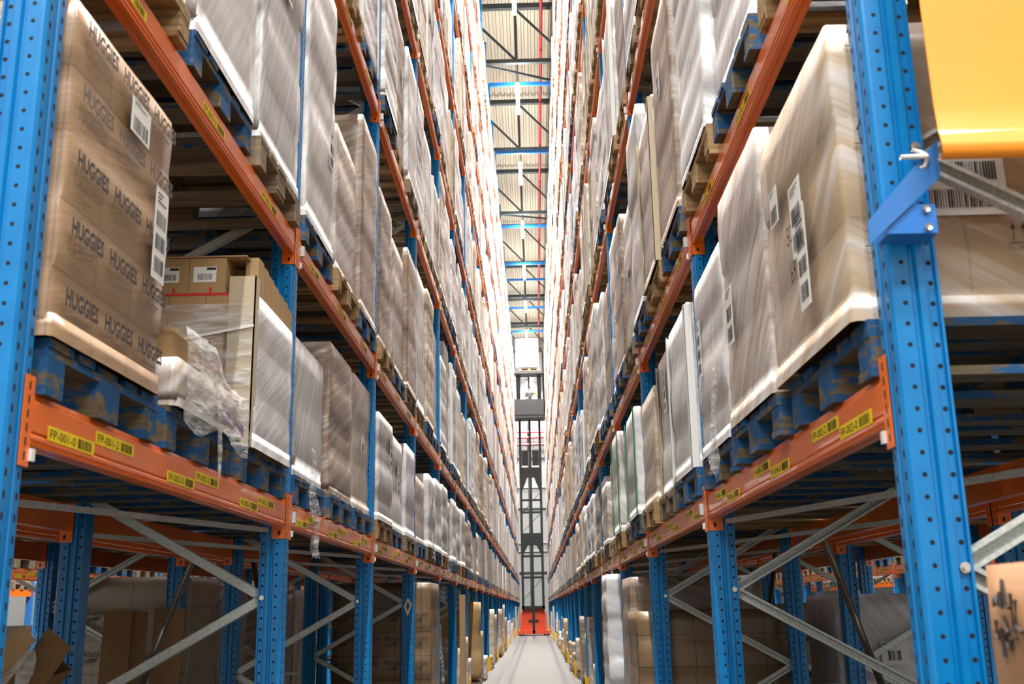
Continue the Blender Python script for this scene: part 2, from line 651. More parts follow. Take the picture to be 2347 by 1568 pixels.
# candidates for the rack contents: what shows largest is a thing of its own, the rest is one mass
def size_on_screen(x0, x1, y0, y1, z0, z1):
    ps = [project(Vector((x, y, z))) for x in (x0, x1) for y in (y0, y1) for z in (z0, z1)]
    if any(p is None for p in ps):
        return 0
    a, b = max(0, min(p[0] for p in ps)), min(W, max(p[0] for p in ps))
    c, d = max(0, min(p[1] for p in ps)), min(H, max(p[1] for p in ps))
    return 0 if b <= a or d <= c else (b - a) * (d - c)


cand = []
for k in range(NB):
    for lv in range(1, 9):
        for side, x in (('left', XL), ('right', XR)):
            cand.append((size_on_screen(x - .03, x + .03, yk(k), yk(k + 1), BEAM_TOP[lv] - .13, BEAM_TOP[lv]), side, k, lv, True))
for k in range(6):
    for lv in (1, 2):
        for side, x in (('left', XL - DEPTH), ('right', XR + DEPTH)):
            cand.append((1e4 - k * 1000 if lv == 1 else 0.0, side, k, lv, False))
cand.sort(key=lambda c: -c[0])
far_beams = MB().mat('orange')
for i, (sz, side, k, lv, fr) in enumerate(cand):
    if i < 296 and sz > 0:
        beam(side, k, lv, 2 if k < 6 and lv < 4 else 1 if k < 10 and lv < 5 else 0, fr)
    else:
        sg = 1 if side == 'left' else -1
        x0 = (XL + .003 if side == 'left' else XR - .003) - (0 if fr else sg * (DEPTH + .006))
        a, b = sorted((x0, x0 - (sg if fr else -sg) * .05))
        far_beams.box(a, b, yk(k) + .059, yk(k + 1) - .059, BEAM_TOP[lv] - .13, BEAM_TOP[lv])
o = far_beams.build('distant_rack_beams')
o['kind'] = 'stuff'
tag(o, 'remaining orange beams high and far down both rack rows', 'rack beam')

# ------------------------------------------------------------------ pallets
PW, PD, PH = .8, 1.2, .144


def jit(rg, a):
    return rg.uniform(-a, a)


def pallet_meshes(mat, seed):
    rg = random.Random(str(seed))
    deck = MB().mat(mat)
    for y, w in ((-.3275, .145), (-.17, .1), (0, .145), (.17, .1), (.3275, .145)):
        deck.box(-1.2 + jit(rg, .006), jit(rg, .006), y - w / 2, y + w / 2, .122, .144)
    st = []
    for x in (-.0725, -.6, -1.1275):
        st.append(MB().mat(mat).box(x - .0725, x + .0725, -.4, .4, .1, .122).mesh('stringer_board'))
    bl = []
    for x in (-.0725, -.6, -1.1275):
        for y in (-.35, 0, .35):
            w = .05 if y else .0725
            bl.append(MB().mat(mat).box(x - .0725 + jit(rg, .004), x + .0725 + jit(rg, .004), y - w, y + w, .022, .1).mesh('block'))
    sk = []
    for y in (-.35, 0, .35):
        w = .05 if y else .0725
        sk.append(MB().mat(mat).box(-1.2 + jit(rg, .01), jit(rg, .008), y - w, y + w, 0, .022).mesh('skid'))
    return deck.mesh('deck_boards'), st, bl, sk


def pallet_mb(mat, mb=None, loc=(0, 0, 0), flip=False):
    mb = mb or MB()
    mb.mat(mat)
    X, Y, Z = loc
    sg = -1 if flip else 1

    def bx(x0, x1, y0, y1, z0, z1):
        a, b = sorted((X + sg * x0, X + sg * x1))
        mb.box(a, b, Y + y0, Y + y1, Z + z0, Z + z1)
    for y, w in ((-.3275, .145), (-.17, .1), (0, .145), (.17, .1), (.3275, .145)):
        bx(-1.2, 0, y - w / 2, y + w / 2, .122, .144)
    for x in (-.0725, -.6, -1.1275):
        bx(x - .0725, x + .0725, -.4, .4, .1, .122)
        for y in (-.35, 0, .35):
            w = .05 if y else .0725
            bx(x - .0725, x + .0725, y - w, y + w, .022, .1)
    for y in (-.35, 0, .35):
        w = .05 if y else .0725
        bx(-1.2, 0, y - w, y + w, 0, .022)
    return mb


PMATS = ['p_blue', 'p_wood', 'p_old']
PWORD = {'p_blue': 'blue painted', 'p_wood': 'pale bare wood', 'p_old': 'weathered brown'}
PPARTS = {m: pallet_meshes(m, i) for i, m in enumerate(PMATS)}
PWHOLE = {m: pallet_mb(m).mesh('wooden_pallet') for m in PMATS}


def pallet(label, mat, loc, rz, parts):
    if not parts:
        return tag(put('wooden_pallet', PWHOLE[mat], None, loc, rz), label, 'pallet', 'wooden pallets')
    t = thing('wooden_pallet', label, 'pallet', loc, rz, 'wooden pallets')
    d, st, bl, sk = PPARTS[mat]
    put('deck_boards', d, t)
    for n, l in (('stringer_board', st), ('block', bl), ('skid', sk)):
        for me in l:
            put(n, me, t)
    return t


# ------------------------------------------------------------------ wrapped loads
def load_mb(w, d, h, seed, layers, mat, mb=None, loc=(0, 0, 0), flip=False, fine=True, rough=1.0, skirt=True, mat_top='kraft'):
    """stacked cartons under film: front face at x=0, body to x=-d, y centred, bottom z=0"""
    mb = mb or MB()
    mb.mat(mat)
    mb.smooth = fine
    X, Y, Z = loc
    sg = -1 if flip else 1
    rg = random.Random(str(seed))
    off = Vector((rg.uniform(0, 90), rg.uniform(0, 90), rg.uniform(0, 90)))
    r = .010
    ny, nx = (9, 10) if fine else (1, 1)
    ring = []
    for i in range(ny + 1):
        ring.append((0, -w / 2 + r + (w - 2 * r) * i / ny))
    for i in range(nx + 1):
        ring.append((-r - (d - 2 * r) * i / nx, w / 2))
    for i in range(ny + 1):
        ring.append((-d, w / 2 - r - (w - 2 * r) * i / ny))
    for i in range(nx + 1):
        ring.append((-d + r + (d - 2 * r) * i / nx, -w / 2))
    rows = []
    lh = h / layers
    sh = [(rg.uniform(-.008, .004), rg.uniform(-.008, .008)) for _ in range(layers)]
    if skirt and fine:
        rows.append((.0, .005, (0, 0), .3))
        rows.append((.03, .0025, (0, 0), .3))
        rows.append((.06, .001, (0, 0), .3))
    for l in range(layers):
        for q, ins in (((.05 if l else .12, -.003), (.3, 0), (.65, .002), (.98, -.004)) if fine else ((.0, -.004), (1.0, 0))):
            rows.append(((l + q) * lh, ins, sh[l], .55))
    vs, fs = [], []
    n = len(ring)
    for z, ins, s2, am in rows:
        for (x, y) in ring:
            ux = 1 if x > -r * .5 else -1 if x < -d + r * .5 else 0
            uy = 1 if y > w / 2 - r * .5 else -1 if y < -w / 2 + r * .5 else 0
            k = 0
            if fine:
                p = Vector((x * 2.2, y * 4, z * 4)) + off
                k = (mnoise.noise(p) * .006 + mnoise.noise(p * 3) * .002) * am * rough
            if ux > 0:
                k = min(k, .008)
            vs.append((X + sg * (x + ux * (ins + k) + s2[0]), Y + y + uy * (ins + k * .8) + s2[1], Z + z))
    for i in range(len(rows) - 1):
        for j in range(n):
            q = (i * n + j, i * n + (j + 1) % n, (i + 1) * n + (j + 1) % n, (i + 1) * n + j)
            fs.append(q[::-1] if flip else q)
    b = len(vs)
    vs.append((X - sg * d / 2, Y, Z + h + (rg.uniform(-.01, .02) if fine else 0)))
    top = (len(rows) - 1) * n
    for j in range(n):
        q = (top + j, top + (j + 1) % n, b)
        fs.append(q[::-1] if flip else q)
    if not (skirt and fine):
        q = tuple(range(n))[::-1]
        fs.append(q[::-1] if flip else q)
    mb.add(vs, fs)
    mb.smooth = False
    return mb


def label_mesh(w, h, seed, n=2):
    """paper label on the front face: y right, z up"""
    mb = MB().mat('white')
    mb.box(0, .0015, 0, w, 0, h)
    mb.mat('black')
    for i in range(n):
        barcode(mb, (.002, w * .12, h * (.08 + .9 * i / (n + .6))), (0, 1, 0), (0, 0, 1), w * .76, h * .55 / (n + .3), (seed, i), 16)
    for i in range(3):
        plate(mb, (.002, w * .12, h * (.84 + .045 * i)), (0, 1, 0), (0, 0, 1), w * (.3 + .13 * ((seed + i) % 4)), h * .018)
    return mb.mesh('load_label')


LBL = [label_mesh(.13, .22, 1), label_mesh(.15, .11, 2, 1), label_mesh(.11, .3, 3, 3), label_mesh(.1, .12, 4, 1)]


def board_mesh(h, mat):
    mb = MB().mat(mat)
    w = .006 if mat == 'green' else .04
    return mb.box(-w, .004, -.004, .0, 0, h).box(0, .004, -.004, w, 0, h).mesh('corner_board')


BOARD = {(h, m): board_mesh(h, m) for h in (.8, 1.55) for m in ('board', 'green', 'white')}


def scrap_mesh(seed, L, wd):
    rg = random.Random(str(seed))
    mb = MB().mat('film')
    mb.smooth = True
    n, m = 10, 5
    vs = []
    for i in range(n + 1):
        f = i / n
        for j in range(m):
            a = (j / (m - 1) - .5) * wd * (.5 + .7 * math.sin(f * 2.6 + .3))
            vs.append((.012 + .025 * math.sin(j * 2.1 + i) * f + .03 * f, a + .02 * math.sin(i * 1.3), -L * f + .02 * math.sin(j * 3 + i)))
    fs = [(i * m + j, i * m + j + 1, (i + 1) * m + j + 1, (i + 1) * m + j) for i in range(n) for j in range(m - 1)]
    return mb.add(vs, fs).mesh('loose_film')


SCRAP = [scrap_mesh(i, .35 + .15 * i, .1 + .03 * i) for i in range(3)]

LOW = [(load_mb(.8, 1.16, h, 10 + i, ly, FILM[mi]).mesh('wrapped_load'), h, mi) for i, (h, ly, mi) in enumerate(
    ((.9, 3, 0), (.92, 4, 1), (.86, 3, 3), (.82, 2, 4), (.9, 4, 2), (.95, 3, 1), (.88, 3, 5), (.75, 3, 0)))]
TALL = [(load_mb(.8, 1.16, h, 40 + i, ly, FILM[mi]).mesh('wrapped_load'), h, mi) for i, (h, ly, mi) in enumerate(
    ((1.7, 6, 0), (1.6, 5, 1), (1.65, 8, 3), (1.45, 5, 2), (1.25, 4, 0), (1.72, 7, 5), (1.55, 4, 1), (1.68, 5, 4), (1.38, 6, 3)))]

SX = {'left': XL + .026, 'right': XR - .042}          # front of pallets and loads
SLOTY = [.495, 1.4, 2.305]
NEARTXT = {}


def slot_pos(side, k, s):
    return SX[side], yk(k) + SLOTY[s]


special = {('left', 0, 1, 0), ('left', 0, 1, 1), ('left', 0, 1, 2), ('right', 0, 1, 0)}
fixed = {('left', 1, 1, 0): (3, .74), ('left', 1, 1, 1): (4, .93), ('left', 1, 1, 2): (0, .94), ('left', 2, 1, 0): (1, .84), ('left', 2, 1, 1): (5, .82), ('left', 2, 1, 2): (2, .87),
         ('right', 0, 1, 1): (0, .96), ('right', 0, 1, 2): (1, .86), ('right', 1, 1, 0): (2, .88), ('right', 1, 1, 1): (5, .9), ('right', 1, 1, 2): (6, .8),
         ('left', 1, 2, 0): (1, 1.72), ('left', 1, 2, 1): (4, 1.0), ('left', 1, 2, 2): (3, 1.5), ('left', 0, 2, 0): (0, 1.7), ('left', 0, 2, 1): (6, 1.7), ('left', 0, 2, 2): (7, 1.6)}
pfixed = {('left', 0, 1, 0): 'p_blue', ('left', 0, 1, 1): 'p_blue', ('left', 0, 1, 2): 'p_blue', ('left', 1, 1, 0): 'p_blue', ('left', 1, 1, 1): 'p_blue', ('left', 1, 1, 2): 'p_blue',
          ('left', 2, 1, 0): 'p_wood', ('left', 2, 1, 1): 'p_blue', ('left', 0, 2, 0): 'p_wood', ('left', 0, 2, 1): 'p_blue', ('left', 0, 2, 2): 'p_old', ('left', 1, 2, 0): 'p_blue',
          ('left', 1, 2, 1): 'p_wood', ('left', 1, 2, 2): 'p_blue', ('left', 2, 2, 0): 'p_wood', ('right', 0, 1, 0): 'p_blue', ('right', 0, 1, 1): 'p_blue', ('right', 0, 1, 2): 'p_blue',
          ('right', 1, 1, 0): 'p_blue', ('right', 1, 1, 1): 'p_old', ('right', 0, 2, 0): 'p_wood', ('right', 0, 2, 1): 'p_blue', ('right', 0, 2, 2): 'p_wood', ('right', 1, 2, 0): 'p_blue', ('right', 1, 2, 1): 'p_wood'}

items = []
rg = random.Random(21)
for k in range(NB):
    for lv in range(1, 9):
        for side in ('left', 'right'):
            for s in range(3):
                key = (side, k, lv, s)
                pool = LOW if lv == 1 else TALL
                i = rg.randrange(len(pool))
                h = pool[i][1] * rg.uniform(.88, 1.0)
                if key in fixed:
                    i, h = fixed[key]
                jx, jy, jr = rg.uniform(-.03, .008), rg.uniform(-.01, .01), rg.uniform(-.006, .006)
                back, slim = rg.choice((-.006, -.004, 0, .01, .02, .03)), rg.uniform(.92, 1.0)
                pm = pfixed.get(key) or rg.choice(('p_blue', 'p_blue', 'p_wood', 'p_old') if lv < 3 else ('p_blue', 'p_wood', 'p_wood', 'p_old'))
                x, y = slot_pos(side, k, s)
                sg = 1 if side == 'left' else -1
                z = BEAM_TOP[lv]
                sl = size_on_screen(x - sg * .25, x, y - .4, y + .4, z + PH, z + PH + h)
                sp = size_on_screen(x - sg * .1, x, y - .4, y + .4, z, z + PH)
                items.append((key, pool, i, h, x + sg * jx, y + jy, z, jr, pm, sl, sp, back, slim))
bigl = sorted(items, key=lambda t: -t[9])[:262]
bigl = {t[0] for t in bigl if t[9] > 0}
bigp = sorted(items, key=lambda t: -t[10])[:270]
bigp = {t[0] for t in bigp if t[10] > 0}
mass_l, mass_p = MB(), MB()
LOADS = {}
for key, pool, i, h, x, y, z, jr, pm, sl, sp, back, slim in items:
    side, k, lv, s = key
    rz = jr if side == 'left' else math.pi + jr
    place = '%s rack, %s tier, %s bay, %s position' % (side, ORD[lv], ORD[k + 1], SLOT[s])
    if key in bigp:
        pallet('%s pallet, %s' % (PWORD[pm], place), pm, (x, y, z), rz, k < 3 and lv < 3)
    else:
        pallet_mb(pm, mass_p, (x, y, z), side == 'right')
    if key in special:
        continue
    if key not in bigl:
        mass_l.box(*sorted((x, x - (1.16 if side == 'left' else -1.16))), y - .4, y + .4, z + PH, z + PH + h) if False else load_mb(.8, 1.16, h, str(key), 2, FILM[pool[i][2]], mass_l, (x, y, z + PH), side == 'right', False)
        continue
    me, h0, mi = pool[i]
    lab = 'film-wrapped %s load, %s' % (FILMWORDS[mi], place)
    o = tag(put('wrapped_load', me, None, (x - (back if side == 'left' else -back), y, z + PH), rz), lab, 'wrapped load', 'film-wrapped loads in the racks')
    o.scale = (.95, slim, h / h0)
    LOADS[key] = o
    q = random.Random(str(key))
    if k < 6 and q.random() < .5:
        c = put('load_label', LBL[q.randrange(4)], o, (.012, q.uniform(-.3, .2), h0 * q.uniform(.3, .65)))
    if k < 9 and (q.random() < .18 or key in ((('right', 2, 1, 0)), ('right', 2, 1, 2))):
        m = 'green' if key[:3] == ('right', 2, 1) else q.choice(('board', 'board', 'white'))
        for sy in (-1, 1):
            c = put('corner_board', BOARD[(.8 if lv == 1 else 1.55, m)], o, (.012, sy * .405, 0))
            c.scale = (1, sy * -1, h0 / (.82 if lv == 1 else 1.58))
    if k < 5 and q.random() < .25:
        put('loose_film', SCRAP[q.randrange(3)], o, (.015, q.uniform(-.3, .3), h0 * q.uniform(.15, .5)))
o = mass_l.build('distant_wrapped_loads')
o['kind'] = 'stuff'
tag(o, 'remaining film-wrapped loads high up and far down both rack rows', 'wrapped load')
o = mass_p.build('distant_wooden_pallets')
o['kind'] = 'stuff'
tag(o, 'remaining wooden pallets high up and far down both rack rows', 'pallet')

# ---- first load on the left: brown cartons with printed names under film
zb = BEAM_TOP[1] + PH
xs = SX['left']
hug = tag(load_mb(.77, 1.16, .94, 3, 5, film_material('wrapped_printed_carton', 'a58565', 'b9ab9c', .02, .2, .255, .188, .25)).build('wrapped_load', None, (xs, 2.905, zb)),
          'brown film-wrapped load of printed cartons beside the nearest left upright', 'wrapped load', 'film-wrapped loads in the racks')
for r in range(5):
    for c in range(3):
        mb = MB().mat('ink' if r < 3 else 'ink2')
        y0 = -.375 + c * .25
        z0 = .188 * r + .085
        lettering(mb, 'HUGGIES', (.02, y0 + .015, z0), (0, 1, 0), (0, 0, 1), .205, .05, True)
        mb.mat('ink2')
        plate(mb, (.02, y0 + .06, z0 - .022), (0, 1, 0), (0, 0, 1), .1, .006)
        plate(mb, (.02, y0 + .08, z0 - .034), (0, 1, 0), (0, 0, 1), .06, .004)
        mb.build('printed_name', hug)
for y0, z0, i in ((.2, .34, 2), (-.04, .72, 1)):
    put('load_label', LBL[i], hug, (.021, y0, z0))

# ---- second load: torn low bundle with loose film
low = tag(load_mb(.8, 1.16, .17, 5, 1, FILM[0], rough=1.2).build('wrapped_load', None, (xs, 3.86, zb)),
          'low torn bundle under loose white film, first bay of left rack', 'wrapped load', 'film-wrapped loads in the racks')
MB().mat('kraft').box(-.45, -.03, -.38, -.06, .17, .265).build('carton', low)
MB().mat('white').box(-.4, -.05, .02, .3, .17, .215).build('carton', low)
mb = MB().mat('purple')
plate(mb, (.019, .02, .03), (0, 1, 0), (0, 0, 1), .16, .045)
plate(mb, (.019, .24, .01), (0, 1, 0), (0, 0, 1), .13, .05)
mb.build('printed_band', low)
mb = MB().mat('film')
mb.smooth = True
n = 20
vs = []
for i in range(n + 1):
    for j in range(n + 1):
        u, v = i / n, j / n
        y = -.405 + .81 * v
        top = .275 if v < .42 else .275 - .085 * min(1, (v - .42) / .2) - .03 * v
        nz = mnoise.noise(Vector((u * 5, v * 6, 1))) * .018 + mnoise.noise(Vector((u * 2 + v * 14, v * 3, 4))) * .012
        if u < .55:
            x, zz = -.5 + .515 * u / .55, top + nz * .6
        else:
            q = (u - .55) / .45
            x, zz = .02 + abs(nz) * 1.3 + .012 * q, top * (1 - q) - .05 * q * (1 + .6 * math.sin(v * 9))
        vs.append((x, y, zz))
mb.add(vs, [(i * (n + 1) + j, (i + 1) * (n + 1) + j, (i + 1) * (n + 1) + j + 1, i * (n + 1) + j + 1) for i in range(n) for j in range(n)])
mb.build('loose_film', low)
mb = MB().mat('film')
mb.tube([(.02, -.06, .2), (.035, -.02, .06), (.03, .03, -.1), (.025, .05, -.2)], [.012, .008, .009, .004], 6)
mb.build('film_tail', low)

# ---- third load: open brown cartons with labels and a tall corner board
y5 = 4.38
opn = thing('carton_load', 'open stack of small brown labelled cartons, first bay of left rack', 'carton load', (xs, y5, zb), 0)
MB().mat('kraft').box(-1.16, -.03, .16, .74, 0, .83).build('carton_core', opn)
CW, CH = .162, .167
for r in range(5):
    for c in range(8):
        x1 = -.05 - c * CW - (.08 if r % 2 == 0 else 0)
        if x1 - CW < -1.3:
            continue
        o = MB().mat('kraft').box(x1 - CW + .0025, x1, 0, .155, r * CH + .003, (r + 1) * CH - .003).build('carton', opn)
        if r in (2, 4):
            mb = MB().mat('white')
            plate(mb, (x1 - CW + .02, -.0012, r * CH + .055), (1, 0, 0), (0, 0, 1), .1, .07)
            mb.mat('black')
            barcode(mb, (x1 - CW + .04, -.002, r * CH + .065), (1, 0, 0), (0, 0, 1), .065, .028, c, 12)
            plate(mb, (x1 - CW + .078, -.002, r * CH + .11), (1, 0, 0), (0, 0, 1), .04, .011)
            mb.build('carton_label', o)
mb = MB().mat('red')
for r in (2, 4):
    mb.box(-1.2, -.1, -.0015, 0, r * CH - .006, r * CH + .006)
    for c in range(7):
        plate(mb, (-.2 - c * .16 + (r == 2) * .06, -.0018, r * CH), (1, 0, 0), (0, 0, 1), .012, .03)
mb.build('red_tape', opn)
mb = MB().mat('kraft')
mb.box(-1.2, -.04, -.005, .74, 5 * CH, 5 * CH + .006)
for c in range(7):
    mb.box(-.06, -.004, .06 + c * .095, .15 + c * .095, .66, .85 - .012 * c)
mb.build('top_tray', opn)
mb = MB().mat('board')
mb.box(-.11, .006, -.006, 0, 0, .745).box(0, .006, -.006, .06, 0, .745)
mb.build('corner_board', opn)
mb = load_mb(.70, .1, .68, 77, 3, FILM[3], rough=1.3)
o = mb.build('stretch_film', opn, (.008, .375, 0))
mb = MB().mat('film')
plate(mb, (-1.2, -.012, .0), (1, 0, 0), (0, 0, 1), 1.2, .62)
mb.build('clear_film', opn)
mb = MB().mat('white')
mb.bar((-.9, -.016, .36), (.005, -.016, .52), .003, .012)
mb.build('film_band', opn)

# ---- first load on the right: tall brown cartons, arrows and labels
xr = SX['right']
rl = tag(load_mb(.85, 1.16, .83, 9, 3, film_material('wrapped_arrow_carton', 'b29878', 'c9c4be', .34, .55, .42, .28, .2)).build('wrapped_load', None, (xr, 2.985, zb), ),
         'tall film-wrapped load of arrow-marked cartons beside the nearest right upright', 'wrapped load', 'film-wrapped loads in the racks')
rl.rotation_euler = (0, 0, math.pi)
mb = MB().mat('ink2')
for r in range(3):
    for x in (-.06, -.42):
        for q in (0, .026):
            zz = r * .28 + .2
            plate(mb, (x - q, .4325, zz), (-1, 0, 0), (0, 0, 1), .003, .04)
            mb.add([(x - q + .006, .4325, zz + .03), (x - q - .009, .4325, zz + .03), (x - q - .0015, .4325, zz + .05)], [(0, 1, 2)])
        plate(mb, (x + .012, .4325, zz - .008), (-1, 0, 0), (0, 0, 1), .05, .003)
        lettering(mb, '12 x 54 Tücher', (x + .015, .4325, zz - .026), (-1, 0, 0), (0, 0, 1), .08, .012)
mb.build('printed_marks', rl)
for y0, z0, i in ((-.14, .3, 0), (-.1, .13, 2), (-.38, .48, 3)):
    put('load_label', LBL[i], rl, (.021, y0 + .14, z0))
mb = MB().mat('black')
lettering(mb, '50', (.021, -.06, .36), (0, 1, 0), (0, 0, 1), .06, .06)
lettering(mb, '69', (.021, -.05, .24), (0, 1, 0), (0, 0, 1), .06, .07)
mb.build('handwriting', rl)
mb = MB().mat('white')
plate(mb, (-.2, .433, .27), (-1, 0, 0), (0, 0, 1), .22, .17)
mb.mat('black')
barcode(mb, (-.22, .4335, .365), (-1, 0, 0), (0, 0, 1), .18, .05, 5, 26)
barcode(mb, (-.22, .4335, .29), (-1, 0, 0), (0, 0, 1), .18, .05, 6, 26)
mb.build('side_label', rl)

# ------------------------------------------------------------------ plan bracing, spacers and leaning tubes
for k in range(5):
    for side, x, sg in (('left', XL, 1), ('right', XR, -1)):
        mb = MB().mat('galv')
        mb.bar((x - sg * 1.0, yk(k) + .06, 1.89), (x - sg * .09, yk(k + 1) - .06, 1.89), .03, .022)
        tag(mb.build('plan_brace'), 'galvanised flat brace slanting below the first tier, %s rack, %s bay' % (side, ORD[k + 1]), 'brace', 'horizontal braces below the first tier')
for k in range(1, 7):
    for side, a, b in (('left', -2.318, -2.62), ('right', 1.9415, 2.22)):
        for z, hl in ((.92, 'lower'), (2.3, 'upper')):
            mb = MB().mat('galv')
            mb.bar((a, yk(k), z), (b, yk(k), z), .03, .03)
            tag(mb.build('row_spacer'), '%s galvanised spacer behind the %s rack at its %s upright' % (hl, side, ORD[k + 1]), 'row spacer', 'row spacers between racks')
for x, side in ((-2.47, 'left'), (2.08, 'right')):
    for i, (ya, za, yb, zb2) in enumerate(((7.85, 1.98, 6.5, .75), (10.6, .6, 9.4, 1.95))):
        mb = MB().mat('tube')
        mb.smooth = True
        mb.tube([(x, ya, za), (x, yb, zb2)], .024, 10)
        tag(mb.build('spine_brace'), '%s dull grey tube leaning between the two racks on the %s' % (('nearer', 'farther')[i], side), 'brace')

# ------------------------------------------------------------------ racks behind and across the next aisles
RB = {'left': (-3.72, math.pi), 'right': (3.325, 0)}
for side in RB:
    x, rz = RB[side]
    for k in range(0, 10):
        frame(k, x, rz, 'blue frame of the rack behind the %s rack, %s from the camera' % (side, ORD[k + 1]), 0, True)
RC = {'left': (-5.78, 0), 'right': (5.39, math.pi)}
for side in RC:
    x, rz = RC[side]
    for k in range(1, 14):
        frame(k, x, rz, 'blue frame across the next aisle on the %s, %s from the camera' % (side, ORD[k]), 0, True)


def far_beam(x, k, rz, label, stickers, lv=1):
    t = thing('rack_beam', label, 'rack beam', (x, yk(k) + BAY / 2, BEAM_TOP[lv]), rz, 'orange rack beams behind')
    put('beam_rail', BEAM, t)
    put('connector', CON[-1], t)
    put('connector', CON[1], t)
    if stickers:
        for s in range(3):
            for z, dy in ((-.1045, 0), (-.0695, .292)):
                num = 21 + 6 * (k - 3) + 2 * s
                put('sticker', sticker_mesh('FQ-%03d-%d' % (num % 900, 0 if dy == 0 else 2)) if k < 6 and rz == 0 else STK_FAR, t, (.0006, -1.1 + s * .885 + dy, z))


for side, sg in (('left', 1), ('right', -1)):
    x = RB[side][0]
    for k in range(0, 8):
        far_beam(x + sg * 1.106, k, 0 if sg > 0 else math.pi, 'orange inner beam of the rack behind the %s rack, %s bay' % (side, ORD[k + 1]), False)
        far_beam(x - sg * .003, k, math.pi if sg > 0 else 0, 'orange outer beam of the rack behind the %s rack, %s bay' % (side, ORD[k + 1]), False)
    x = RC[side][0]
    for k in range(1, 13):
        far_beam(x + sg * .003, k, 0 if sg > 0 else math.pi, 'orange stickered beam across the next aisle on the %s, %s from camera' % (side, ORD[k]), True)

back_l = MB()
for side, sg in (('left', 1), ('right', -1)):
    x = RB[side][0]
    for k in range(0, 8):
        for s in range(3):
            y = yk(k) + SLOTY[s]
            pm = PMATS[(k * 3 + s * 2) % 3]
            lab = '%s pallet in the rack behind the %s rack, %s bay, %s position' % (PWORD[pm], side, ORD[k + 1], SLOT[s])
            if k < 3:
                pallet(lab, pm, (x + sg * 1.16, y, BEAM_TOP[1]), 0 if sg > 0 else math.pi, False)
            else:
                pallet_mb(pm, back_l, (x + sg * 1.16, y, BEAM_TOP[1]), sg < 0)
            load_mb(.8, 1.16, .95, k + s, 2, FILM[(k + s) % 6], back_l, (x + sg * 1.14, y, BEAM_TOP[1] + PH), sg < 0, False)  # loads hidden from view, put in to block light through this rack
    x = RC[side][0]
    for k in range(1, 13):
        for s in range(3):
            y = yk(k) + SLOTY[s]
            pallet_mb(PMATS[(k + s * 2) % 3 if s else 0], back_l, (x + sg * .03, y, BEAM_TOP[1]), sg < 0)
            load_mb(.8, 1.16, .95, k + s, 2, FILM[(k + s) % 6], back_l, (x + sg * .03, y, BEAM_TOP[1] + PH), sg < 0, False)
            if (k * 7 + s * 3) % 4:
                load_mb(.8, 1.1, .9 + .5 * ((k * 5 + s) % 3) / 2, k + s, 3, FILM[(k * 2 + s) % 6], back_l, (x - sg * .1, y, 0.0), sg < 0, False)
o = back_l.build('background_loads')
o['kind'] = 'stuff'
tag(o, 'wrapped loads and pallets glimpsed in the racks beyond the aisle racks', 'wrapped load')
# racks two aisles away, seen only as glimpses
mb = MB()
for sg, x in ((1, -10.3), (-1, 9.9)):
    for k in range(2, 18):
        mb.mat('orange').box(*sorted((x, x - sg * .05)), yk(k) + .06, yk(k + 1) - .06, BEAM_TOP[1] - .13, BEAM_TOP[1])
        mb.mat('blue_flat').box(*sorted((x, x - sg * .1)), yk(k) - .05, yk(k) + .05, 0, 4.2)
        for s in range(3):
            pallet_mb(PMATS[(k + s) % 3], mb, (x + sg * .02, yk(k) + SLOTY[s], BEAM_TOP[1]), sg < 0)
            load_mb(.8, 1.1, 1.0, k + s, 2, FILM[(k + s) % 6], mb, (x, yk(k) + SLOTY[s], BEAM_TOP[1] + PH), sg < 0, False)
o = mb.build('background_racks')
o['kind'] = 'stuff'
tag(o, 'racks with loads glimpsed two aisles away on both sides', 'rack')

# ------------------------------------------------------------------ loads on the floor below the first tier
CARD = film_material('wrapped_plain_carton', '84694a', '9c8f80', .02, .05, .26, .23, .6)


def swoosh_print(mb, o, u, v, w):
    """outlined brand lettering with three curved strokes below it"""
    o, u, v = Vector(o), Vector(u), Vector(v)
    mb.mat('ink')
    lettering(mb, 'Woolite', o, u, v, w, w * .26)
    for q in range(3):
        pts = []
        for i in range(7):
            f = i / 6
            pts.append(o + u * (w * (-.03 + (.74 - .12 * q) * f + .08 * q)) + v * (w * (-.10 - .05 * q - .10 * (1 - f) ** 2 * (1 + q * .3) + .0)))
        for i in range(6):
            t = w * .014 * (1 + i * .4)
            mb.add([pts[i], pts[i + 1], pts[i + 1] + v * t, pts[i] + v * t], [(0, 1, 2, 3)])


def ground(label, x, y, w, d, h, sg, mat, layers=6, base=True, name='wrapped_load', seed=1):
    """load whose aisle face is at x, near side at y"""
    z = PH if base else 0.0
    if base:
        pallet('pallet under the ' + label.replace('film-wrapped ', ''), 'p_old', (x, y + w / 2, 0), 0 if sg > 0 else math.pi, False)
    o = load_mb(w, d, h, seed, layers, mat, skirt=False).build(name, None, (x, y + w / 2, z))
    if sg < 0:
        o.rotation_euler = (0, 0, math.pi)
    return tag(o, label, 'wrapped load' if name == 'wrapped_load' else 'carton load', 'loads on the floor below the racks')


def side_y(o, w):
    return -w / 2 - .012 if o.rotation_euler.z == 0 else w / 2 + .012


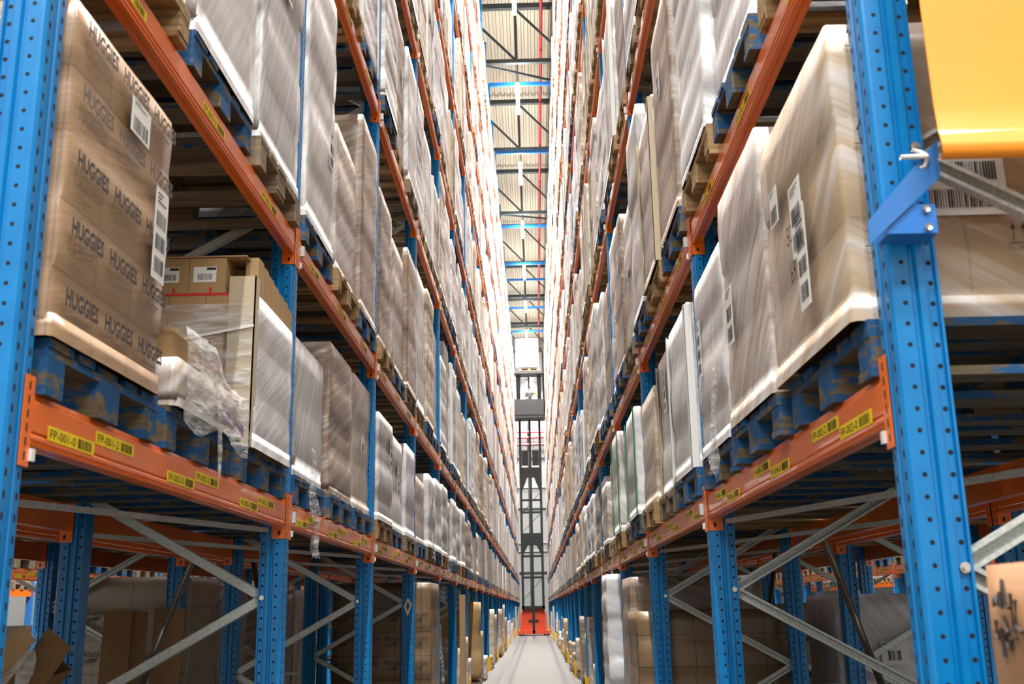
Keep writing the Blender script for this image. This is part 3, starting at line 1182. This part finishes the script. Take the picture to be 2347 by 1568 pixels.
g1 = ground('tall film-wrapped load of name-printed cartons, left floor, fourth bay', -1.06, 10.98, .85, 1.0, 1.63, 1, CARD, 7, seed=4)
for r in range(6):
    for c in range(4):
        if r == 5 and c == 1:
            continue
        mb = MB()
        swoosh_print(mb, (-.97 + c * .25, -.443, .12 + r * .235), (1, 0, 0), (0, 0, 1), .19)
        mb.build('printed_name', g1)
put('loose_film', SCRAP[2], g1, (.02, .2, 1.2))
g2 = ground('grey film-wrapped load of name-printed cartons, floor behind the left rack', -2.62, 8.15, .8, 1.1, 1.64, 1, film_material('wrapped_horizontal', '998670', 'a89c8e', .12, .02, .27, .235, .4), 7, seed=6)
for r in range(5):
    for c in range(4):
        mb = MB()
        swoosh_print(mb, (-1.05 + c * .27, -.418, .16 + r * .3), (1, 0, 0), (0, 0, 1), .17)
        mb.build('printed_name', g2)
ground('second film-wrapped load on the floor behind the left rack', -2.64, 9.08, .85, 1.1, 1.6, 1, FILM[2], 5, seed=7)
ground('third film-wrapped load on the floor behind the left rack', -2.66, 11.0, .85, 1.1, 1.55, 1, FILM[2], 5, seed=8)
ground('fourth film-wrapped load on the floor behind the left rack', -2.66, 11.95, .85, 1.1, 1.6, 1, FILM[0], 5, seed=9)
ground('dark film-wrapped carton load, right floor, third bay, near position', .74, 8.2, .82, 1.1, 1.32, -1, CARD, 6, seed=11)
ground('dark film-wrapped carton load, right floor, third bay, middle position', .77, 9.1, .82, 1.1, 1.6, -1, FILM[2], 6, seed=12)
ground('tall film-wrapped white load, right floor, fourth bay', .70, 11.0, .8, 1.0, 1.68, -1, FILM[3], 8, seed=13)
put('loose_film', SCRAP[2], bpy.data.objects['wrapped_load'] if False else LOADS.get(('right', 3, 1, 0), g1), (.03, 0, -.1))
g3 = ground('film-wrapped load of white-labelled boxes, floor behind the right rack', 2.2, 8.15, .85, 1.1, 1.42, -1, FILM[1], 5, seed=14)
for r in range(4):
    for c in range(4):
        mb = MB().mat('white')
        plate(mb, (-.05 - c * .26, .438, .07 + r * .28), (-1, 0, 0), (0, 0, 1), .2, .17)
        mb.mat('black')
        barcode(mb, (-.1 - c * .26, .4385, .1 + r * .28), (-1, 0, 0), (0, 0, 1), .1, .07, r * 4 + c, 10)
        plate(mb, (-.07 - c * .26, .4385, .2 + r * .28), (-1, 0, 0), (0, 0, 1), .06, .02)
        mb.build('box_label', g3)
g4 = ground('brown carton load with dark blue bands, floor behind the right rack', 2.25, 11.0, .85, 1.1, 1.35, -1, M['kraft'], 4, name='carton_load', seed=15)
mb = MB().mat('paper_dark')
for r in range(1, 4):
    mb.box(-1.12, .02, .428, .44, r * .337 - .02, r * .337 + .02)
mb.build('blue_band', g4)
ground('dark film-wrapped load, floor behind the right rack, sixth bay', 2.25, 16.6, .85, 1.1, 1.5, -1, FILM[2], 5, seed=16)
rg = random.Random(5)
for k in range(4, 26):
    for side, x, sg in (('left', XL, 1), ('right', XR, -1)):
        for s in range(3):
            if (side, k, s) in {('right', 4, 0)} or rg.random() > .62:
                continue
            h = rg.choice((.35, .5, .7, .9, 1.2, 1.5))
            card = rg.random() < .4
            y = yk(k) + SLOTY[s] - .36
            lab = '%s %s stack, %s floor, %s bay, %s position' % (('low', 'waist-high', 'tall')[0 if h < .6 else 1 if h < 1 else 2], 'plain carton' if card else 'film-wrapped', side, ORD[k + 1], SLOT[s])
            if k < 14:
                ground(lab, x + sg * rg.uniform(-.04, .10), y, .72, 1.05, h, sg, M['kraft'] if card else FILM[rg.choice((0, 1, 2, 5))], 3, rg.random() < .6, 'carton_load' if card else 'wrapped_load', k * 3 + s)
            else:
                o = load_mb(.72, 1.05, h + .1, k + s, 3, M['kraft'] if card else FILM[rg.choice((0, 1, 5))], None, (0, 0, 0), False, False).build('carton_load' if card else 'wrapped_load', None, (x + sg * rg.uniform(-.03, .08), y + .36, 0))
                o.rotation_euler = (0, 0, 0 if sg > 0 else math.pi)
                tag(o, lab, 'carton load' if card else 'wrapped load', 'loads on the floor below the racks')
mb = MB().mat('kraft')
mb.box(-1.18, -1.13, 16.62, 17.3, .0, 1.72).box(-1.13, -1.1, 16.62, 16.66, .0, 1.72)
tag(mb.build('cardboard_sheet'), 'tall brown cardboard sheet standing by the sixth left upright', 'cardboard')

# ---- cardboard by the near left frame
mb = MB().mat('kraft_dark')
mb.bar((-3.0, 7.62, .0), (-3.02, 7.68, 1.53), .004, .004) if False else None
m4 = Matrix.Translation((-2.9, 7.55, .0)) @ Matrix.Rotation(math.radians(-3), 4, 'X')
mb.box(-.14, .06, -.006, .006, 0, 1.54, m4).box(.06, .16, -.004, .008, 0, 1.53, m4 @ Matrix.Rotation(math.radians(14), 4, 'Z'))
tag(mb.build('flattened_carton'), 'dark brown flattened carton leaning upright behind the left rack', 'cardboard')
mb = MB().mat('kraft_dark')
m4 = Matrix.Translation((-2.61, 7.62, .0)) @ Matrix.Rotation(math.radians(-3), 4, 'X')
mb.box(-.1, .12, -.006, .006, 0, 1.54, m4)
tag(mb.build('flattened_carton'), 'narrower flattened carton leaning beside the leaning grey tube', 'cardboard')


def open_carton(label, loc, rot, w, d, h, mat):
    t = thing('open_carton', label, 'carton', loc, 0)
    t.rotation_euler = rot
    th = .006
    mb = MB().mat(mat)
    mb.box(-w / 2, w / 2, -d / 2, -d / 2 + th, 0, h).box(-w / 2, w / 2, d / 2 - th, d / 2, 0, h)
    mb.box(-w / 2, -w / 2 + th, -d / 2 + th, d / 2 - th, 0, h).box(w / 2 - th, w / 2, -d / 2 + th, d / 2 - th, 0, h).box(-w / 2, w / 2, -d / 2, d / 2, 0, th)
    mb.build('box_body', t)
    f1 = MB().mat(mat).box(-w / 2, w / 2, -th, 0, 0, .16).build('flap', t, (0, -d / 2 + th, h))
    f1.rotation_euler = (math.radians(12), 0, 0)
    return t
    f2 = MB().mat(mat).box(0, th, -d / 2, d / 2, 0, .16).build('flap', t, (w / 2 - th, 0, h))
    f2.rotation_euler = (0, math.radians(14), 0)
    return t


# trolley-high stack that carries the two open cartons
mb = MB().mat('kraft')
mb.box(-2.6, -2.05, 4.15, 4.95, .144, .89)
o = tag(mb.build('carton_load'), 'brown carton stack under the opened cartons, left floor, first bay', 'carton load')
pallet('weathered pallet under the opened cartons, left floor, first bay', 'p_old', (-1.7, 4.55, 0), 0, False)
open_carton('opened dark brown carton tilted up below the first left tier', (-2.33, 4.64, .95), (math.radians(8), math.radians(38), math.radians(4)), .13, .2, .46, 'kraft_dark')
t = thing('cardboard_flap', 'light brown cardboard flap with clear film at lower left', 'cardboard', (-2.455, 4.42, 1.035), 0)
m4 = Matrix.Rotation(math.radians(44), 4, 'Y')
MB().mat('kraft').box(-.043, .043, -.004, .004, -.05, .56, m4).build('flap_sheet', t)
mb = MB().mat('film')
mb.smooth = True
vs = []
for i in range(9):
    for j in range(4):
        f = i / 8
        vs.append((.38 + .04 * math.sin(f * 3.1) + (j - 1.5) * .022 - .12 * f, .03 + .02 * math.sin(i * 2 + j), .4 - .42 * f))
mb.add(vs, [(i * 4 + j, i * 4 + j + 1, (i + 1) * 4 + j + 1, (i + 1) * 4 + j) for i in range(8) for j in range(3)])
mb.build('loose_film', t)

# ---- carton stack at the right edge, close to the camera
t = thing('carton_load', 'tall handwritten carton stack close to the camera at lower right', 'carton load', (.765, 1.855, 0), 0)
load_mb(.7, 1.1, 1.42, 31, 4, film_material('wrapped_tan_carton', 'a07652', 'b59476', .05, .1, .8, .36, .1), skirt=False).build('carton_stack', t, (1.1, -.35, .144))
mb = MB().mat('ink')


def scribble(pts, r=.0035):
    mb.tube([(-.012, -x * 1.25 + .02, z) for x, z in pts], r, 6)


scribble([(.045, 1.49), (.05, 1.505), (.06, 1.492), (.064, 1.51), (.07, 1.488), (.078, 1.53), (.082, 1.49), (.09, 1.487)])
scribble([(.045, 1.468), (.043, 1.445), (.05, 1.44), (.058, 1.455), (.058, 1.41)])
scribble([(.07, 1.475), (.078, 1.45), (.07, 1.435), (.08, 1.425), (.085, 1.44)])
scribble([(.098, 1.51), (.096, 1.45), (.1, 1.44)])
scribble([(.11, 1.5), (.105, 1.46), (.12, 1.45)])
mb.build('handwriting', t)
pallet('weathered pallet under the handwritten carton stack', 'p_old', (1.95, 1.5, 0), 0, False)

# ---- yellow sign, its bracket
t = thing('hanging_sign', 'plain orange-yellow sign panel beside the nearest right upright', 'sign', (0, 0, 0), 0)
mb = MB().mat('sign')
mb.smooth = True
pr = [(2.262, 2.475 + .0), (2.236, 2.463), (2.22, 2.475), (2.222, 2.50), (2.232, 2.53), (2.24, 2.6), (2.245, 2.8), (2.25, 3.6)]
vs = [(x, y, z) for x in (.932, 1.62) for y, z in pr]
n = len(pr)
mb.add(vs, [(i, i + n, i + n + 1, i + 1) for i in range(n - 1)])
vs = [(x, y + .004, z + .002) for x, y, z in vs]
mb.add(vs, [(i + 1, i + n + 1, i + n, i) for i in range(n - 1)])
mb.build('panel_sheet', t)
t = thing('sign_bracket', 'blue slanted bracket bolted to the nearest right upright', 'bracket', (0, 0, 0), 0)
mb = MB().mat('blue_flat')
mb.prism([(.776, 2.345), (.774, 2.288), (.952, 2.448), (.955, 2.542)], 'y', 2.30, 2.308)
mb.build('arm_plate', t)
MB().mat('tie_blue').box(.82, .935, 2.308, 2.385, 2.315, 2.385).build('base_plate', t)
for z in (2.372, 2.328):
    mb = MB().mat('steel')
    mb.smooth = True
    mb.tube([(.912, 2.308, z), (.912, 2.299, z)], .0085, 12)
    mb.build('bolt', t)
mb = MB().mat('white')
mb.smooth = True
mb.tube([(.862, 2.292, 2.495), (.90, 2.292, 2.496), (.924, 2.292, 2.496)], .0062, 8).tube([(.925, 2.292, 2.496), (.912, 2.302, 2.512), (.895, 2.304, 2.518)], .005, 8).tube([(.925, 2.292, 2.496), (.92, 2.302, 2.476), (.908, 2.304, 2.472)], .005, 8)
mb.build('cable_tie', t)
# ------------------------------------------------------------------ yellow guards
mbx = MB().mat('guard')
pl = [(-.075, 0), (.075, 0), (.075, .33), (.04, .40), (-.04, .40), (-.075, .33)]
mbx.prism(pl, 'x', .0, .006)
mbx.box(-.14, .006, -.078, -.072, 0, .33).box(-.14, .006, .072, .078, 0, .33)
GUARD = mbx.mesh('upright_guard')
for k in range(5, NB + 1):
    for side, x, rz in (('left', XL + .03, 0), ('right', XR - .03, math.pi)):
        if (side, k) in {('left', 10), ('right', 7), ('right', 9)}:
            continue
        tag(put('upright_guard', GUARD, None, (x, yk(k), 0), rz), 'yellow steel guard at the foot of the %s %s upright' % (ORD[k + 1], side), 'guard', 'yellow guards along the aisle')

# ------------------------------------------------------------------ hall shell
struct(MB().mat('floor').box(-14, 14, -12, 84, -.2, 0).build('floor'))
mb = MB().mat('wall')
mb.box(-14, 14, 80, 80.2, 0, 22)
for z in (4.05, 5.6, 6.21, 8.72, 10.31, 12.5, 15.5, 18.5):
    mb.mat('truss' if z in (4.05, 8.72, 12.5, 15.5) else 'galv').box(-14, 14, 79.93, 80, z - .05, z + .05)
mb.mat('truss')
for x in (-6, -.35, 6):
    mb.box(x - .1, x + .1, 79.9, 80, 0, 22)
struct(mb.build('wall_end'))
struct(MB().mat('wall').box(-14.2, -14, -12, 80, 0, 22).build('wall_left'))
struct(MB().mat('wall').box(14, 14.2, -12, 80, 0, 22).build('wall_right'))
mb = MB().mat('ceil')
pr = []
x = -14.0
while x < 14:
    pr += [(x, 21.9), (x + .12, 21.9), (x + .15, 21.98), (x + .22, 21.98), (x + .25, 21.9)]
    x += .25
pts = pr + [(14, 22.2), (-14, 22.2)]
mb.prism(pts, 'y', -12, 80)
struct(mb.build('ceiling'))

for i, z in enumerate((13.53, 14.06, 14.47)):
    mb = MB().mat('pipe')
    mb.smooth = True
    mb.tube([(-13.9, 79.82, z), (13.9, 79.82, z)], .07, 8)
    for x in range(-12, 13, 3):
        mb.tube([(x, 79.82, z), (x, 79.995, z)], .03, 6)
    tag(mb.build('wall_pipe'), '%s of three red pipes across the pale end wall' % ('lowest', 'middle', 'topmost')[i], 'pipe', 'red pipes on the end wall')
mb = MB().mat('pipe')
mb.smooth = True
mb.tube([(.57, -10, 20.8), (.57, 79.5, 20.8)], .06, 8)
for y in range(10, 76, 4):
    mb.tube([(.57, y, 20.8), (.57, y, 20.66)], .03, 6)
tag(mb.build('sprinkler_pipe'), 'red sprinkler pipe running along under the corrugated ceiling', 'pipe')

for i, y in enumerate((18.4, 25.5, 32.6, 39.7, 46.8, 54.2, 61.2, 67.5, 74.5)):
    t = thing('roof_truss', 'dark steel roof truss, %s from the camera' % ORD[i + 1], 'roof truss', (0, y, 0), 0, 'dark roof trusses')
    mb = MB().mat('truss')
    mb.box(-13.995, 13.995, -.07, .07, 19.43, 19.57)
    mb.build('bottom_chord', t)
    mb = MB().mat('truss')
    mb.box(-13.995, 13.995, -.09, .09, 21.5, 21.68)
    mb.build('top_chord', t)
    mb = MB().mat('truss')
    for q in range(-7, 8):
        x = -.3 + q * 1.8
        mb.box(x - .04, x + .04, -.04, .04, 19.57, 21.5)
        if q > -7:
            mb.bar((x, 0, 19.5), (x + (1.8 if q >= 0 else -1.8), 0, 21.5), .07, .07) if False else mb.bar((x - 1.8, 0, 21.5), (x, 0, 19.55), .07, .07)
    mb.build('web_bars', t)
    if i % 2 == 0:
        mb = MB().mat('truss')
        mb.bar((-1.6, .1, 19.5), (1.6, 3.4, 20.4), .07, .07)
        mb.build('wind_brace', t)
for i, y in enumerate((yk(11), yk(13), yk(16), yk(18), yk(19), yk(21), yk(23))):
    mb = MB().mat('tie_blue')
    mb.box(XL - .05, XR + .05, y - .05, y + .05, RACK_TOP - .06, RACK_TOP + .06)
    tag(mb.build('cross_tie'), 'blue steel tie across the aisle between rack tops, %s from camera' % ORD[i + 1], 'cross tie', 'blue ties across the aisle')

mbx = MB().mat('white')
mbx.box(-.06, .06, -1.15, 1.15, .03, .07)
HOUS = mbx.mesh('housing')
mbx = MB().mat('glow')
mbx.prism([(-.055, .03), (-.045, 0), (.045, 0), (.055, .03)], 'y', -1.13, 1.13)
DIFF = mbx.mesh('diffuser')
mbx = MB().mat('truss')
mbx.tube([(0, -.8, .06), (0, -.8, 3.42)], .01, 4).tube([(0, .8, .06), (0, .8, 3.42)], .01, 4)
WIRE = mbx.mesh('suspension')
lamps = [33.4 + 6.5 * i for i in range(-6, 8)]
for i, y in enumerate(lamps):
    if y > 26:
        t = thing('ceiling_lamp', 'glowing strip lamp over the aisle, %s of the row from the camera' % ORD[i - 4], 'ceiling lamp', (-.27, y, 18.5), 0, 'strip lamps over the aisle')
        put('housing', HOUS, t)
        put('diffuser', DIFF, t)
        put('suspension', WIRE, t)
    area('aisle_lamp_light', (-.27, y, 18.48), .12, 2.2, LAMP_W * (.5 if y < 22 else 1), (-.27, y, 0), spread=110)
    area('added_ceiling_uplight', (-.27, y, 18.6), .12, 2.2, LAMP_W * .07, (-.27, y, 30))  # upward light added at each lamp to brighten the ceiling

# ------------------------------------------------------------------ truck in the aisle
TY = 62.0
t = thing('turret_truck', 'red and black high-lift truck with raised cab blocking the aisle', 'truck', (-.2, TY, 0), 0)
mb = MB().mat('truck_red')
mb.box(-.92, .92, -.1, 1.9, .08, .28)
mb.prism([(-.72, .28), (.72, .28), (.62, 1.45), (-.62, 1.45)], 'y', .25, 1.8)
mb.prism([(-.75, .28), (-.55, .28), (-.66, 1.3), (-.72, 1.3)], 'y', -.05, .3).prism([(.55, .28), (.75, .28), (.72, 1.3), (.66, 1.3)], 'y', -.05, .3)
mb.box(-.36, .36, -.02, .3, .28, .78)
mb.build('chassis', t)
for x in (-.78, -.6, .6, .78):
    mb = MB().mat('rubber')
    mb.smooth = True
    mb.tube([(x - .06, .02, .085), (x + .06, .02, .085)], .085, 14)
    mb.build('wheel', t)
mb = MB().mat('truck_black')
mb.box(-.3, .3, -.06, .1, .76, .86).box(-.07, .07, -.1, 0, .1, .8).box(-.66, .66, .1, .5, 1.45, 1.62)
mb.build('cable_cover', t)
mb = MB().mat('truck_black')
for x in (-.58, .58):
    mb.box(x - .07, x + .07, .1, .32, 1.4, 12.3)
mb.box(-.07, .07, .06, .24, .7, 12.3)
mb.build('mast_rail', t)
for z in (3.2, 4.4, 6.9, 7.6):
    MB().mat('truck_black').box(-.55, .55, .15, .2, z - .06, z + .06).build('cross_bar', t)
for z0, z1, zt, f in ((5.0, 5.7, 4.4, .5), (8.9, 9.5, 8.0, .4)):
    mb = MB().mat('truck_black')
    mb.prism([(-.55, zt), (-.5 * f, z0), (.5 * f, z0), (.55, zt), (.55, z1), (-.55, z1)], 'y', .05, .09)
    mb.build('mast_plate', t)
for a, b in ((2.0, 3.1), (5.8, 6.8), (6.9, 8.0)):
    MB().mat('truck_black').bar((-.5, .17, a), (.5, .17, b), .03, .03).build('diagonal_bar', t)
for a in (-.5, .12):
    MB().mat('truck_black').box(a, a + .38, .05, .09, 9.6, 10.5).build('mast_plate', t)
mb = MB().mat('truck_black')
mb.box(-.86, .9, -1.1, .1, 12.25, 12.42)
mb.box(-.86, .86, -1.12, -1.06, 12.42, 13.35).box(-.86, -.8, -1.1, 0, 12.42, 13.4).box(.8, .86, -1.1, 0, 12.42, 13.4)
for x in (-.62, .62):
    mb.box(x - .12, x + .12, -.1, .1, 12.4, 15.0)
mb.box(-.06, .06, 0, .1, 12.4, 15.0).box(-.8, .8, -1.05, .1, 14.9, 15.02)
mb.box(-.02, .02, -1.08, -1.04, 13.3, 15.0) if False else None
mb.build('cab', t)
mb = MB().mat('truck_black')
mb.box(.82, .95, -.1, .1, 12.3, 16.7).box(.66, .95, -.08, .08, 16.5, 16.7).box(-.86, .9, -.5, .1, 15.02, 15.1)
mb.build('fork_mast', t)
pallet('pallet on the forks of the raised truck', 'p_old', (.45, TY - .45, 15.1), 0, False)
o = load_mb(.9, 1.34, 1.8, 55, 4, FILM[3], skirt=False).build('wrapped_load', None, (.41, TY - .45, 15.244))
tag(o, 'pale wrapped load raised on the truck above its cab', 'wrapped load', 'film-wrapped loads in the racks')


# ---- driver in the cab
def person():
    t = thing('person', 'person in a dark jacket with lime armband standing in the raised cab', 'person', (-.15, TY - .55, 12.42), 0)
    mb = MB()
    J = [((0, 0, .92), .15), ((0, 0, 1.15), .15), ((0, 0, 1.38), .16), ((0, 0, 1.5), .06), ((0, -.01, 1.56), .07), ((0, -.01, 1.66), .095), ((0, -.01, 1.75), .06),
         ((-.09, 0, .85), .09), ((-.1, -.03, .48), .065), ((-.1, .0, .1), .05), ((-.1, -.12, .04), .04), ((.09, 0, .85), .09), ((.1, -.03, .48), .065), ((.1, .0, .1), .05), ((.1, -.12, .04), .04),
         ((-.19, 0, 1.4), .07), ((-.26, -.03, 1.14), .05), ((-.2, -.24, 1.02), .04), ((-.18, -.33, 1.0), .035), ((.19, 0, 1.4), .07), ((.3, -.1, 1.2), .05), ((.34, -.2, 1.42), .04), ((.34, -.22, 1.5), .035)]
    E = [(0, 1), (1, 2), (2, 3), (3, 4), (4, 5), (5, 6), (0, 7), (7, 8), (8, 9), (9, 10), (0, 11), (11, 12), (12, 13), (13, 14), (2, 15), (15, 16), (16, 17), (17, 18), (2, 19), (19, 20), (20, 21), (21, 22)]
    me = bpy.data.meshes.new('body')
    me.from_pydata([j[0] for j in J], E, [])
    me.materials.append(M['skin'])
    o = put('body', me, t)
    sk = o.modifiers.new('skin', 'SKIN')
    o.modifiers.new('sub', 'SUBSURF').levels = 1
    for i, j in enumerate(J):
        me.skin_vertices[0].data[i].radius = (j[1], j[1])
    me.skin_vertices[0].data[0].use_root = True
    for nm, idx, m, gr in (('jacket', (0, 1, 2, 15, 16, 17, 19, 20, 21), 'cloth', .012), ('trousers', (0, 7, 8, 9, 11, 12, 13), 'cloth', .012)):
        me2 = bpy.data.meshes.new(nm)
        mp = {a: i for i, a in enumerate(idx)}
        me2.from_pydata([J[a][0] for a in idx], [(mp[a], mp[b]) for a, b in E if a in mp and b in mp], [])
        me2.materials.append(M[m])
        o2 = put(nm, me2, t)
        o2.modifiers.new('skin', 'SKIN')
        o2.modifiers.new('sub', 'SUBSURF').levels = 1
        for i, a in enumerate(idx):
            me2.skin_vertices[0].data[i].radius = (J[a][1] + gr, J[a][1] + gr)
        me2.skin_vertices[0].data[0].use_root = True
    mb = MB().mat('vest')
    mb.smooth = True
    mb.tube([(.31, -.12, 1.24), (.335, -.19, 1.38)], [.075, .07], 10)
    mb.build('armband', t)
    mb = MB().mat('cloth')
    mb.smooth = True
    mb.tube([(0, .0, 1.66), (0, .0, 1.72), (0, .0, 1.78)], [.1, .1, .04], 10)
    mb.build('hair', t)
    return t


person()
print('objects', len(S.objects))
